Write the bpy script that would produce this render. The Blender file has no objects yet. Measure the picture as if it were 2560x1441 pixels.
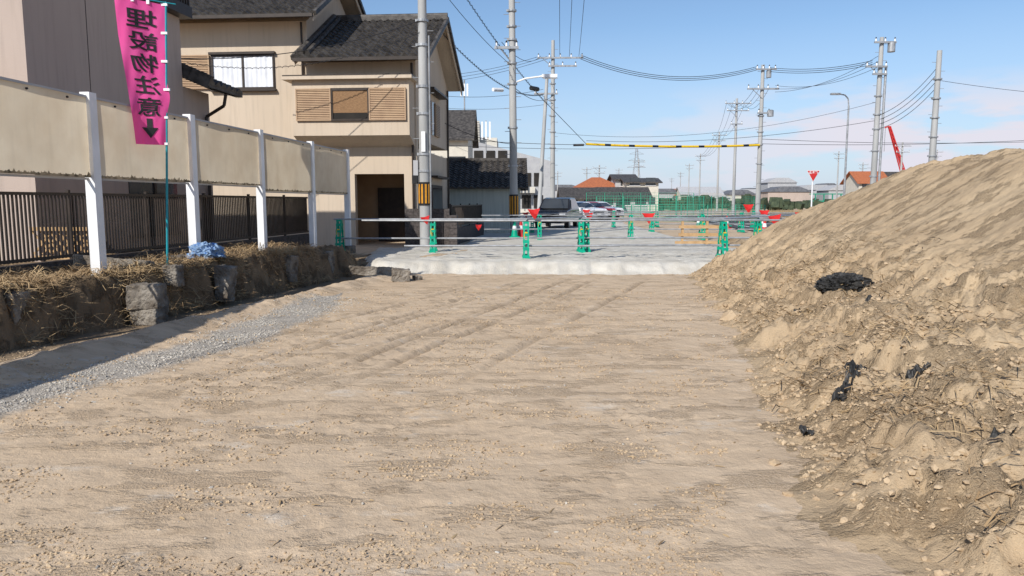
import bpy, bmesh, math, random
import numpy as np
from mathutils import Vector, Matrix, noise
R=random.Random(7)
scene=bpy.context.scene
def link(o): scene.collection.objects.link(o); return o
def empty(name,loc=(0,0,0),rz=0):
    e=bpy.data.objects.new(name,None); e.location=loc; e.rotation_euler=(0,0,math.radians(rz)); e.empty_display_size=.2
    return link(e)
# ---------------------------------------------------------------- materials
def mat(name,c1,c2=None,scale=4,rough=.8,bump=0,bscale=60,metal=0,transl=0,stretch=(1,1,1),detail=6,contrast=(.35,.65),spec=.3,stain=0):
    m=bpy.data.materials.new(name); m.use_nodes=True; nt=m.node_tree; N=nt.nodes; L=nt.links
    bs=N['Principled BSDF']; bs.inputs['Roughness'].default_value=rough; bs.inputs['Metallic'].default_value=metal
    bs.inputs['Specular IOR Level'].default_value=spec
    tc=N.new('ShaderNodeTexCoord'); mp=N.new('ShaderNodeMapping'); mp.inputs['Scale'].default_value=stretch
    L.new(tc.outputs['Object'],mp.inputs[0])
    if c2 is None: c2=tuple(x*.8 for x in c1)
    n=N.new('ShaderNodeTexNoise'); n.inputs['Scale'].default_value=scale; n.inputs['Detail'].default_value=detail
    L.new(mp.outputs[0],n.inputs['Vector'])
    r=N.new('ShaderNodeValToRGB'); r.color_ramp.elements[0].position=contrast[0]; r.color_ramp.elements[1].position=contrast[1]
    r.color_ramp.elements[0].color=(*c2,1); r.color_ramp.elements[1].color=(*c1,1)
    L.new(n.outputs[0],r.inputs[0]); out=r.outputs[0]
    if stain:
        mp2=N.new('ShaderNodeMapping'); mp2.inputs['Scale'].default_value=(6,6,.5); L.new(tc.outputs['Object'],mp2.inputs[0])
        n2=N.new('ShaderNodeTexNoise'); n2.inputs['Scale'].default_value=1.5; n2.inputs['Detail'].default_value=6; L.new(mp2.outputs[0],n2.inputs['Vector'])
        rr=N.new('ShaderNodeMapRange'); rr.inputs[1].default_value=.5; rr.inputs[2].default_value=.8; rr.inputs[4].default_value=stain; L.new(n2.outputs[0],rr.inputs[0])
        mx=N.new('ShaderNodeMix'); mx.data_type='RGBA'; L.new(rr.outputs[0],mx.inputs[0]); L.new(out,mx.inputs[6]); mx.inputs[7].default_value=(*[x*.4 for x in c1],1); out=mx.outputs[2]
    L.new(out,bs.inputs['Base Color'])
    if bump:
        b=N.new('ShaderNodeTexNoise'); b.inputs['Scale'].default_value=bscale; b.inputs['Detail'].default_value=5
        L.new(mp.outputs[0],b.inputs['Vector'])
        bp=N.new('ShaderNodeBump'); bp.inputs['Strength'].default_value=bump; bp.inputs['Distance'].default_value=.02
        L.new(b.outputs[0],bp.inputs['Height']); L.new(bp.outputs[0],bs.inputs['Normal'])
    if transl:
        t=N.new('ShaderNodeBsdfTranslucent'); L.new(out,t.inputs[0])
        mx=N.new('ShaderNodeMixShader'); mx.inputs[0].default_value=transl
        L.new(bs.outputs[0],mx.inputs[1]); L.new(t.outputs[0],mx.inputs[2]); L.new(mx.outputs[0],N['Material Output'].inputs[0])
    return m
def dirt_mat(name,ca,cb,cdark,streak=True,bstr=.6):
    m=bpy.data.materials.new(name); m.use_nodes=True; nt=m.node_tree; N=nt.nodes; L=nt.links
    bs=N['Principled BSDF']; bs.inputs['Roughness'].default_value=.95; bs.inputs['Specular IOR Level'].default_value=.1
    tc=N.new('ShaderNodeTexCoord')
    def nz(sc,det=6,st=None,ro=.55,rz=-6):
        n=N.new('ShaderNodeTexNoise'); n.inputs['Scale'].default_value=sc; n.inputs['Detail'].default_value=det; n.inputs['Roughness'].default_value=ro
        if st:
            mp=N.new('ShaderNodeMapping'); mp.inputs['Scale'].default_value=st; mp.inputs['Rotation'].default_value=(0,0,math.radians(rz))
            L.new(tc.outputs['Object'],mp.inputs[0]); L.new(mp.outputs[0],n.inputs['Vector'])
        else: L.new(tc.outputs['Object'],n.inputs['Vector'])
        return n.outputs[0]
    def ramp(inp,a,b):
        r=N.new('ShaderNodeMapRange'); r.inputs[1].default_value=a; r.inputs[2].default_value=b; L.new(inp,r.inputs[0]); return r.outputs[0]
    def mix(f,a,b):
        x=N.new('ShaderNodeMix'); x.data_type='RGBA'
        if isinstance(f,float): x.inputs[0].default_value=f
        else: L.new(f,x.inputs[0])
        for i,v in ((6,a),(7,b)):
            if isinstance(v,tuple): x.inputs[i].default_value=(*v,1)
            else: L.new(v,x.inputs[i])
        return x.outputs[2]
    def mul(a,b):
        x=N.new('ShaderNodeMath'); x.operation='MULTIPLY'
        for i,v in ((0,a),(1,b)):
            if isinstance(v,(int,float)): x.inputs[i].default_value=v
            else: L.new(v,x.inputs[i])
        return x.outputs[0]
    def add(a,b):
        x=N.new('ShaderNodeMath'); x.operation='ADD'; L.new(a,x.inputs[0]); L.new(b,x.inputs[1]); return x.outputs[0]
    c=mix(ramp(nz(.7,7),.35,.65),ca,cb)
    if streak:
        c=mix(mul(ramp(nz(2.6,8,(.6,2.4,1),.65),.5,.66),.5),c,tuple(min(1,x*1.2) for x in ca))
        c=mix(mul(ramp(nz(3.5,8,(.7,2.6,1),.7),.57,.67),.35),c,cdark)
        c=mix(mul(ramp(nz(1.5,8,(.9,1.7,1),.7),.58,.66),.6),c,(.56,.50,.42))
    else:
        c=mix(mul(ramp(nz(1.6,7,(.5,2.6,1),.65,35),.5,.72),.45),c,cdark)
    crm=ramp(nz(2.0,8,(.7,1.6,1),.7),.52,.58)
    cr=nz(70,3,None,.7)
    c=mix(mul(mul(ramp(cr,.58,.40),crm),.7),c,cdark)
    c=mix(mul(ramp(nz(140,2),.60,.74),.4),c,tuple(min(1,x*1.4) for x in ca))
    att=N.new('ShaderNodeAttribute'); att.attribute_name='mask'; sp=N.new('ShaderNodeSeparateColor'); L.new(att.outputs['Color'],sp.inputs[0])
    gcol=mix(ramp(nz(42,3),.35,.65),(.24,.22,.19),(.50,.47,.42))
    gm=ramp(add(sp.outputs[0],mul(nz(3.5,7,None,.7),.9)),.70,1.0)
    c=mix(mul(gm,.85),c,gcol)
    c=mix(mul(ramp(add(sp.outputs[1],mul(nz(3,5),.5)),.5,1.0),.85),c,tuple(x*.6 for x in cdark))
    c=mix(mul(sp.outputs[2],.6),c,tuple(x*.75 for x in cdark))
    L.new(c,bs.inputs['Base Color'])
    h=add(mul(nz(9,7,None,.65),1.0),mul(mul(cr,crm),.9)); h=add(h,mul(nz(120,3),.16))
    h=add(h,mul(mul(nz(50,3),gm),1.2))
    bp=N.new('ShaderNodeBump'); bp.inputs['Strength'].default_value=bstr; bp.inputs['Distance'].default_value=.035
    L.new(h,bp.inputs['Height']); L.new(bp.outputs[0],bs.inputs['Normal'])
    return m
M={}
M['dirt']=dirt_mat('dirt',(.55,.425,.295),(.49,.37,.25),(.34,.245,.155),bstr=.6)
M['mound']=dirt_mat('mound_soil',(.48,.365,.235),(.40,.295,.185),(.25,.175,.105),streak=False,bstr=.9)
M['bank']=dirt_mat('bank_soil',(.25,.18,.11),(.17,.12,.075),(.08,.055,.035),streak=False,bstr=1.0)
M['gravel']=mat('white_gravel',(.60,.57,.505),(.47,.435,.37),2.2,.95,.9,45,spec=.1,detail=12)
M['stone']=mat('stone',(.52,.48,.42),(.35,.32,.27),9,.9,.5,40)
M['clod']=mat('clod',(.51,.39,.255),(.41,.30,.19),3,.95,.5,40,spec=.1)
M['concrete']=mat('concrete',(.28,.25,.21),(.09,.072,.055),4,.9,.9,30,detail=9)
M['pole']=mat('pole_concrete',(.42,.42,.41),(.32,.32,.31),2,.8,.2,50,stretch=(1,1,.2),stain=.35)
M['stucco']=mat('stucco',(.56,.465,.36),(.51,.42,.32),.9,.9,.25,120,stretch=(1,1,.35),stain=.25)
M['stuccoA']=mat('stucco_pink',(.46,.375,.32),(.42,.34,.29),.9,.9,.25,120,stretch=(1,1,.3),stain=.25)
M['tile']=mat('roof_tile',(.10,.09,.08),(.035,.031,.028),5,.55,.3,40)
M['black']=mat('black_plastic',(.012,.012,.013),(.02,.02,.02),5,.5)
M['dark']=mat('dark_void',(.03,.026,.022),(.02,.018,.016),2,.9)
M['brownal']=mat('brown_aluminium',(.045,.032,.025),(.03,.022,.017),6,.45)
M['shutter']=mat('shutter',(.42,.29,.18),(.36,.24,.15),3,.6)
M['bamboo']=mat('bamboo_blind',(.30,.18,.09),(.18,.10,.05),14,.8,.3,60,stretch=(1,1,8))
M['glass']=mat('window_glass',(.03,.035,.04),(.05,.055,.06),1,.06,spec=.8)
M['curtain']=mat('curtain',(.75,.77,.80),(.6,.62,.66),2,.8)
M['white']=mat('white_paint',(.80,.80,.80),(.70,.70,.69),2.5,.45,.05,30,stain=.15)
M['panel']=mat('fibreglass_panel',(.86,.74,.55),(.76,.63,.45),2.2,.7,.15,25,transl=.55,stain=.12,detail=9)
M['mould']=mat('mould_edge',(.12,.10,.065),(.50,.41,.28),9,.9,.2,25,transl=.3,detail=10)
M['green']=mat('green_plastic',(.0,.36,.22),(.0,.28,.17),8,.4)
M['yellow']=mat('yellow_paint',(.75,.5,.02),(.65,.42,.02),8,.5)
M['orange']=mat('orange_paint',(.62,.28,.02),(.5,.22,.02),8,.5)
M['steel']=mat('galvanised_steel',(.40,.41,.42),(.27,.275,.28),6,.4,metal=.35)
M['red']=mat('red_cloth',(.75,.03,.03),(.62,.025,.025),8,.7,transl=.3)
M['redp']=mat('red_paint',(.55,.03,.03),(.42,.03,.03),8,.5)
M['pink']=mat('pink_cloth',(.95,.13,.42),(.90,.10,.37),3,.8,transl=.4)
M['teal']=mat('teal_pole',(.02,.30,.36),(.02,.25,.3),8,.35)
M['straw']=mat('dry_straw',(.46,.33,.18),(.26,.17,.09),2,.9)
M['blue']=mat('blue_tarp',(.03,.14,.42),(.25,.36,.50),22,.5,.4,30,contrast=(.5,.68))
M['blackbag']=mat('black_tarp',(.045,.043,.04),(.015,.015,.015),14,.5,.4,30)
M['wire']=mat('wire',(.025,.025,.03),(.02,.02,.02),2,.7)
M['wood']=mat('timber',(.50,.33,.17),(.40,.25,.12),6,.8)
M['asphalt']=mat('asphalt',(.085,.085,.088),(.06,.06,.062),3,.9,.4,80)
M['orangeroof']=mat('orange_tile',(.45,.15,.06),(.30,.10,.05),5,.7)
M['cream']=mat('cream_wall',(.60,.56,.48),(.52,.49,.42),2,.85)
M['greywall']=mat('grey_wall',(.42,.42,.42),(.36,.36,.37),2,.85)
M['farroof']=mat('slate_roof',(.16,.165,.18),(.10,.105,.12),2,.85)
M['shedwall']=mat('shed_sheet',(.56,.58,.52),(.45,.47,.42),2,.6,0,30,stretch=(9,9,.3))
M['blockwall']=mat('stone_block_wall',(.10,.085,.08),(.05,.043,.04),16,.9,.6,30)
M['carblack']=mat('car_black',(.015,.014,.016),(.02,.02,.02),2,.2,spec=.6)
M['carred']=mat('car_red',(.35,.03,.03),(.3,.03,.03),2,.25,spec=.6)
M['carwhite']=mat('car_white',(.75,.75,.76),(.7,.7,.7),2,.25,spec=.6)
M['lamp']=mat('head_lamp',(.6,.62,.65),(.5,.5,.5),2,.15)
M['mesh']=mat('green_mesh',(.05,.30,.20),(.03,.24,.15),8,.7)
M['drygrass']=mat('dry_grass',(.42,.31,.17),(.27,.19,.10),3,.9,.8,20)
M['hedge']=mat('far_foliage',(.07,.09,.05),(.035,.05,.03),1.5,.9,.8,8)
# ---------------------------------------------------------------- mesh builder
class MB:
    def __init__(s): s.v=[]; s.f=[]; s.m=[]; s.mats=[]; s.cur=0
    def use(s,k):
        if k not in s.mats: s.mats.append(k)
        s.cur=s.mats.index(k); return s
    def add(s,vs,fs):
        o=len(s.v); s.v+= [tuple(v) for v in vs]; s.f+=[tuple(o+i for i in f) for f in fs]; s.m+=[s.cur]*len(fs); return s
    def box(s,x0,x1,y0,y1,z0,z1):
        if x0>x1:x0,x1=x1,x0
        if y0>y1:y0,y1=y1,y0
        return s.add([(x0,y0,z0),(x1,y0,z0),(x1,y1,z0),(x0,y1,z0),(x0,y0,z1),(x1,y0,z1),(x1,y1,z1),(x0,y1,z1)],
          [(0,3,2,1),(4,5,6,7),(0,1,5,4),(1,2,6,5),(2,3,7,6),(3,0,4,7)])
    def obox(s,c,size,mtx=None,jit=0):
        hx,hy,hz=[k/2 for k in size]; vs=[]
        for z in(-hz,hz):
            for x,y in((-hx,-hy),(hx,-hy),(hx,hy),(-hx,hy)):
                p=Vector((x+R.uniform(-jit,jit),y+R.uniform(-jit,jit),z+R.uniform(-jit,jit)))
                if mtx: p=mtx@p
                vs.append(p+Vector(c))
        return s.add(vs,[(0,3,2,1),(4,5,6,7),(0,1,5,4),(1,2,6,5),(2,3,7,6),(3,0,4,7)])
    def cyl(s,p0,p1,r0,r1=None,n=12,cap=True):
        r1=r0 if r1 is None else r1
        p0=Vector(p0);p1=Vector(p1);d=(p1-p0).normalized()
        a=d.orthogonal().normalized(); b=d.cross(a); vs=[]
        for p,r in((p0,r0),(p1,r1)):
            for i in range(n):
                t=2*math.pi*i/n; vs.append(p+(a*math.cos(t)+b*math.sin(t))*r)
        fs=[(i,(i+1)%n,n+(i+1)%n,n+i) for i in range(n)]
        if cap: fs+=[tuple(range(n))[::-1],tuple(range(n,2*n))]
        return s.add(vs,fs)
    def path(s,pts,r,n=6):
        for a,b in zip(pts,pts[1:]): s.cyl(a,b,r,r,n)
        return s
    def poly(s,pts): return s.add(pts,[tuple(range(len(pts)))])
    def prism(s,prof,axis,a0,a1):
        n=len(prof); vs=[]
        for a in(a0,a1):
            for p in prof: vs.append((a,p[0],p[1]) if axis=='x' else (p[0],a,p[1]))
        fs=[(i,(i+1)%n,n+(i+1)%n,n+i) for i in range(n)]+[tuple(range(n))[::-1],tuple(range(n,2*n))]
        return s.add(vs,fs)
    def obj(s,name,parent=None,smooth=False,bevel=0,loc=None):
        me=bpy.data.meshes.new(name); me.from_pydata(s.v,[],s.f)
        for k in s.mats: me.materials.append(M[k])
        me.polygons.foreach_set('material_index',s.m)
        bm=bmesh.new(); bm.from_mesh(me); bmesh.ops.recalc_face_normals(bm,faces=bm.faces); bm.to_mesh(me); bm.free()
        o=link(bpy.data.objects.new(name,me))
        if parent: o.parent=parent
        if loc: o.location=loc
        if smooth:
            me.polygons.foreach_set('use_smooth',[True]*len(me.polygons)); me.set_sharp_from_angle(angle=math.radians(40))
        if bevel:
            b=o.modifiers.new('bevel','BEVEL'); b.width=bevel; b.segments=2; b.limit_method='ANGLE'
        return o
def fbm(x,y,z=0,sc=1,octv=4,H=.9): return noise.fractal(Vector((x*sc,y*sc,z)),H,2.0,octv)
def interp(x,pts):
    if x<=pts[0][0]: return pts[0][1]
    for (a,b),(c,d) in zip(pts,pts[1:]):
        if x<=c: return b+(d-b)*(x-a)/(c-a)
    return pts[-1][1]
def sst(a,b,x):
    t=max(0,min(1,(x-a)/(b-a))); return t*t*(3-2*t)
def grid(name,xs,ys,hf,matk,maskf=None):
    nx,ny=len(xs),len(ys); vs=[(x,y,hf(x,y)) for y in ys for x in xs]
    fs=[(j*nx+i,j*nx+i+1,(j+1)*nx+i+1,(j+1)*nx+i) for j in range(ny-1) for i in range(nx-1)]
    me=bpy.data.meshes.new(name); me.from_pydata(vs,[],fs); me.materials.append(M[matk])
    me.polygons.foreach_set('use_smooth',[True]*len(fs))
    if maskf:
        at=me.color_attributes.new('mask','FLOAT_COLOR','POINT')
        arr=np.zeros((len(vs),4),dtype=np.float32)
        for i,v in enumerate(vs): arr[i,:3]=maskf(v[0],v[1])
        at.data.foreach_set('color',arr.ravel())
    return link(bpy.data.objects.new(name,me))
def lines(a,b,step,lo=None,hi=None):
    n=int(round((b-a)/step)); L=[a+(b-a)*i/n for i in range(n+1)]
    if hi is not None:
        s=step
        while L[-1]<hi: s*=1.5; L.append(min(hi,L[-1]+s))
    if lo is not None:
        s=step; P=[]; c=a
        while c>lo: s*=1.5; c=max(lo,c-s); P.append(c)
        L=P[::-1]+L
    return L
# ---------------------------------------------------------------- terrain
def bank_edge(y): return -5.3+.24*(y-10)+.10*fbm(y,3,0,1.6,3)
STRIP=[(3,-5.0),(5.6,-4.2),(8.5,-3.3),(12,-3.0),(14,-2.8)]
TR=[(5.08,.05,0),(5.40,.04,.01),(4.15,.04,-.015),(3.8,.05,.0),(6.2,.045,.02),(4.75,.035,.03),(2.9,.04,.01)]
def tracks(x,y):
    if y<5 or y>16 or x<-6 or x>4: return 0,0
    xx=x+.07*fbm(y,0,0,.4,2); g=0;r=0
    f=sst(5.2,8,y)*(1-sst(14,16,y))
    for c,w,s in TR:
        d=xx-(.365+s)*y+c
        if abs(d)<.25:
            k=f*(.35+.65*sst(-.35,.15,fbm(y,c,0,.9,2)))
            g=max(g,math.exp(-(d/w)**2)*k); r=max(r,math.exp(-((abs(d)-.11)/(w*.9))**2)*k)
    return g,r
def ground_h(x,y):
    base=.2*sst(17.2,18.6,y)
    if y>25 or y<-1: return base
    near=1-sst(18,24,y)
    h=.014*fbm(x,y,0,.5,3)+.004*fbm(x*.45,y*2.0,5,1.6,4)+.007*fbm(x,y,9,4,5,.6)
    m=sst(-.02,.3,fbm(x*.7,y*1.4,2,.9,3)); h+=.014*m*fbm(x,y,4,13,3,.4)
    if -6.5<x<-1:
        e=-5.3+.24*(y-10)
        h+=.09*math.exp(-((x-e-1.25+.25*fbm(y,1,0,.8,2))/.3)**2)*(1+.6*fbm(x,y,0,1.5,3))
        h-=.06*sst(e+1.3,e+.3,x)
    g,r=tracks(x,y); h+=-.034*g+.015*r*(1+.8*fbm(x,y,6,9,2))
    return base+h*near
def ground_mask(x,y):
    if y<0 or y>20 or x<-9 or x>3: return (0,0,0)
    xc=interp(y,STRIP)+.12*fbm(y,2,0,.9,3)
    w=.62*(1-sst(11,13,y))
    g=max(0,1-abs(x-xc)/max(w,.01)) if w>.02 else 0
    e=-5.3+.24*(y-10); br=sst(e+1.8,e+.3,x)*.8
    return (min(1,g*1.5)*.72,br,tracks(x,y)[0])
gx=lines(-6.2,4.6,.042,-2200,2200); gy=lines(2.2,17.6,.045,-60,2600)
grid('ground',gx,gy,ground_h,'dirt',ground_mask)
XB=[(0,1.9),(2.6,1.75),(4,1.6),(5.3,1.9),(7.4,2.4),(10,2.9),(16,3.8),(17.5,4.1)]
def mound_h(x,y):
    xb=interp(y,XB)+.18*fbm(y,x*.4,1,1.5,4)
    d=x-xb
    n1=fbm(x,y,3,1.2,5,.8); n2=fbm(x,y,7,4.5,4,.6); n3=fbm(x,y,8,12,3,.4)
    k=sst(17.6,15.4,y+.3*fbm(x,1,0,.8,2))
    berm=.26*sst(-.05,.75,d)+.14*sst(.5,2.5,d)
    toe=4.35+max(0,8-y)*.13+.15*fbm(y,2,0,.7,2)
    p=max(0,x-toe)*.62
    p2=max(0,(17.1-y))*.53+.03
    p=min(p,p2)
    top=2.15+.10*n1+.07*fbm(x,y,13,2.5,3)-.03*max(0,x-8)
    if p>top-.5: p=top-.5+.5*(1-math.exp(-(p-top+.5)/.5))
    sm=sst(.1,.9,p)
    rough=sst(-.1,.5,d)
    h=-.05+.05*sst(-.25,0,d)+berm*k+p
    crack=max(0,1-abs(fbm(x,y,21,1.5,4,.7))*5)**2
    h+=rough*((1-sm)*(.13*n1+.08*n2+.042*n3-.09*crack)+sm*(.035*n1+.02*n2+.010*n3+.009*fbm(x*.6+y*.5,(y-x)*.1,5,5,3)))*(.3+.7*k)
    h+=.17*sst(.9,1.04,d+.35*fbm(x,y,11,.9,3))*(1-sst(12,14,y))*sst(4,6,y)*(1-sm)
    if y>17: h-=.25*sst(17,18.2,y)
    return h
mx=lines(1.1,8.5,.037,None,14); my=lines(2.0,17.9,.043,-3)
grid('dirt_mound',mx,my,mound_h,'mound',lambda x,y:(0,0,0))
def bank_h(x,y):
    e=bank_edge(y); top=.60+.05*fbm(x,y,2,1.2,4)+.03*fbm(x,y,4,6,3)
    n=.14*fbm(x*1.0,y,6,3.5,4)
    f=sst(e+.16+n,e-.12+n,x)
    k=sst(17.6,16.6,y); topz=top*k+.15*(1-k)
    h=-.14+(topz+.14)*f
    h+=.05*fbm(x,y,8,9,3,.5)*sst(e+.6,e,x)
    return h
bx=lines(-6.6,-3.2,.04,-14); by=lines(6.0,18,.045,-2,24)
grid('earth_bank',bx,by,bank_h,'bank',lambda x,y:(0,.0,0))
def gravel_h(x,y):
    yf=16.75+.2*fbm(x,1,0,1.3,4,.7)+(.35*sst(4.5,6.5,x))
    h=-.04+.29*sst(yf-.5,yf+.25,y)
    h+= (.028*fbm(x,y,0,1.5,5,.6)+.014*fbm(x,y,4,8,3,.4))*(1-sst(20,30,y))
    xl=interp(y,[(16,-3.0),(18,-3.9),(23,-4.5),(23.5,-2.0),(60,-1.0)]); xr=interp(y,[(16,5.6),(22,7.5),(24,6.6),(60,8.5)])
    h-=.28*sst(.5,0,min(x-xl,xr-x)-.15*fbm(x,y,3,1,3))
    return h
grid('gravel_road',lines(-5,9,.065),lines(15.8,19.5,.055,None,75),gravel_h,'gravel')
b=MB().use('asphalt'); b.poly([(10.5,24,.235),(34,24,.235),(46,75,.235),(15,75,.235)]).obj('asphalt_road')
b=MB().use('white'); b.poly([(11.6,24,.24),(11.75,24,.24),(16.2,75,.24),(16.05,75,.24)]).obj('road_marking')
# ---------------------------------------------------------------- clods, stones
def scatter(name,pts,matk,flat=.6):
    bm=bmesh.new(); bmesh.ops.create_icosphere(bm,subdivisions=1,radius=1); bv=np.array([v.co[:] for v in bm.verts]); bf=np.array([[v.index for v in f.verts] for f in bm.faces]); bm.free()
    n=len(pts); rs=np.random.RandomState(len(name)+n)
    P=np.array(pts)
    V=np.repeat(bv[None],n,0)*(1+rs.uniform(-.35,.35,(n,len(bv),1)))
    V*=rs.uniform(.6,1.3,(n,1,3)); V[:,:,2]*=flat
    a=rs.uniform(0,6.28,n); c,s=np.cos(a)[:,None],np.sin(a)[:,None]
    X=V[:,:,0]*c-V[:,:,1]*s; Y=V[:,:,0]*s+V[:,:,1]*c; V[:,:,0]=X;V[:,:,1]=Y
    V=V*P[:,None,3:4]+P[:,None,:3]
    F=(bf[None]+(np.arange(n)*len(bv))[:,None,None]).reshape(-1,3)
    me=bpy.data.meshes.new(name); me.from_pydata(V.reshape(-1,3).tolist(),[],F.tolist()); me.materials.append(M[matk])
    return link(bpy.data.objects.new(name,me))
pts=[]
while len(pts)<26000:
    y=2.6+R.random()**1.7*11; x=R.uniform(-.75,.3)*y
    if fbm(x*.8,y*1.6,2,1.3,5,.7)+R.uniform(-.12,.12)<.12: continue
    r=.002+.0065*R.random()**3*(1+y*.12); pts.append((x,y,ground_h(x,y)+r*.25,r))
scatter('dirt_crumbs',pts,'clod')
pts=[]
while len(pts)<22000:
    y=R.uniform(2.2,16.5); x=R.uniform(1.3,4.8+max(0,8-y)*.2)
    if x>.75*y+.3: continue
    if fbm(x,y,5,1.3,3)+R.uniform(-.4,.4)<-.05: continue
    r=.003+.022*R.random()**8+.004*R.random()
    h=mound_h(x,y)
    if h<.002: continue
    if x>4.4 and R.random()<.75: continue
    pts.append((x,y,h+r*.1,r))
for i in range(36):
    y=R.uniform(3.5,14); x=interp(y,XB)+R.uniform(-.15,1.5); r=R.uniform(.02,.05); pts.append((x,y,max(0,mound_h(x,y)),r))
pts+=[(2.97,9.9,.06,.14),(3.2,9.8,.08,.07)]
scatter('soil_clods',pts,'clod',.65)
pts=[]
while len(pts)<4200:
    y=R.uniform(4.5,12.3); x=interp(y,STRIP)+R.gauss(0,.28)
    if fbm(x,y,5,1.8,3)+R.uniform(-.3,.3)<-.05: continue
    r=R.uniform(.004,.013); pts.append((x,y,ground_h(x,y)+r*.2,r))
scatter('crushed_gravel',pts,'stone',.8)
pts=[(R.uniform(-.6,.35)*y,y,0,R.uniform(.004,.014)) for y in [2.8+10*R.random()**1.5 for _ in range(170)]]
for cx,cy in((.1,6.3),(-1.2,3.6),(-.8,6.9)): pts+=[(cx+R.gauss(0,.16),cy+R.gauss(0,.10),0,R.uniform(.003,.009)) for _ in range(45)]
pts=[(x,y,ground_h(x,y)+r*.1,r) for x,y,z,r in pts]+[(1.58,2.95,mound_h(1.58,2.95)-.01,.07),(1.68,2.9,mound_h(1.68,2.9),.05)]
scatter('scattered_stones',pts,'stone',.5)
def straw(name,pts,matk='straw'):
    V=[];F=[]
    for x,y,z,l,up in pts:
        a=R.uniform(0,6.28); d=Vector((math.cos(a),math.sin(a),0)); s=Vector((-d.y,d.x,0))*R.uniform(.002,.005)
        p=Vector((x,y,z)); q=p+d*l*.5+Vector((0,0,up*l*R.random())); r=q+d*l*.5+Vector((0,0,-up*l*R.random()*.9))
        o=len(V); up2=Vector((0,0,.004)); V+=[p-s,p+s+up2,q+s+up2,q-s,r+s*.4,r-s*.4]; F+=[(o,o+1,o+2,o+3),(o+3,o+2,o+4,o+5)]
    me=bpy.data.meshes.new(name); me.from_pydata([tuple(v) for v in V],[],F); me.materials.append(M[matk]); return link(bpy.data.objects.new(name,me))
pts=[]
while len(pts)<7000:
    y=R.uniform(7.2,17.2); e=-5.3+.24*(y-10); x=e+R.gauss(-.17,.16)
    if fbm(x,y,3,1.1,3)+R.uniform(-.2,.2)<-.06: continue
    pts.append((x,y,max(.0,bank_h(x,y))+R.uniform(0,.08),R.uniform(.08,.32),R.uniform(-1.1,.7)))
for _ in range(3500):
    y=R.uniform(7,18); x=-5.6+.08*(y-10)-abs(R.gauss(0,.7)); pts.append((x,y,bank_h(x,y)+R.uniform(0,.05),R.uniform(.1,.3),.4))
straw('dry_grass_roots',pts)
pts=[]
while len(pts)<2400:
    y=R.uniform(2.4,13); x=interp(y,[(0,2.2),(5.3,2.2),(7.4,2.7),(10,3.3),(16,4.0)])+R.gauss(.6,.6)
    if mound_h(x,y)<.1: continue
    if fbm(x,y,2,1.2,2)+R.uniform(-.3,.3)<0: continue
    pts.append((x,y,mound_h(x,y)+.012,R.uniform(.05,.28),.3))
for _ in range(450):
    y=2.8+R.random()*11; x=R.uniform(-.5,.35)*y; pts.append((x,y,ground_h(x,y)+.004,R.uniform(.02,.08),.02))
straw('loose_straw',pts)
pts=[]
for (cx,cy) in((2.5,5.5),(4.2,8.9),(3.0,5.6),(3.0,4.1),(3.9,6.6),(5.2,9.5)):
    for _ in range(18): x=cx+R.gauss(0,.2); y=cy+R.gauss(0,.14); pts.append((x,y,mound_h(x,y)+.01,R.uniform(.05,.2),.25))
straw('dark_roots',pts,'brownal')
# ---------------------------------------------------------------- concrete blocks in bank
def block(x,y,z,sx,sy,sz,rz=0,tilt=0):
    b=MB().use('concrete'); b.obox((0,0,0),(sx,sy,sz),jit=.03)
    o=b.obj('concrete_block',bevel=.015); o.location=(x,y,z); o.rotation_euler=(math.radians(tilt+R.uniform(-5,5)),math.radians(R.uniform(-5,5)),math.radians(-8+rz))
    s=o.modifiers.new('sub','SUBSURF'); s.subdivision_type='SIMPLE'; s.levels=s.render_levels=5
    t=bpy.data.textures.new('blk','CLOUDS'); t.noise_scale=.07; t.noise_depth=4; d=o.modifiers.new('d','DISPLACE'); d.texture=t; d.strength=.05; d.texture_coords='GLOBAL'
    return o
block(-5.84,8.55,.24,.34,.35,.66); block(-4.97,10.0,.33,.44,.32,.36,6); block(-4.95,10.0,.06,.36,.3,.26,-4)
block(-4.64,11.9,.28,.26,.3,.58,5); block(-5.02,10.9,.52,.22,.2,.3,10); block(-4.32,14.2,.33,.28,.3,.50,-5)
block(-3.98,15.8,.30,.26,.3,.46,6); block(-3.0,15.75,.12,.95,.14,.22,6); block(-2.25,15.0,.1,.36,.26,.28,20)
block(-5.9,10.9,.66,1.2,.12,.22,3); block(-5.25,12.2,.66,.7,.12,.16,40); block(-1.95,15.2,.04,.16,.2,.12,40)
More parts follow.
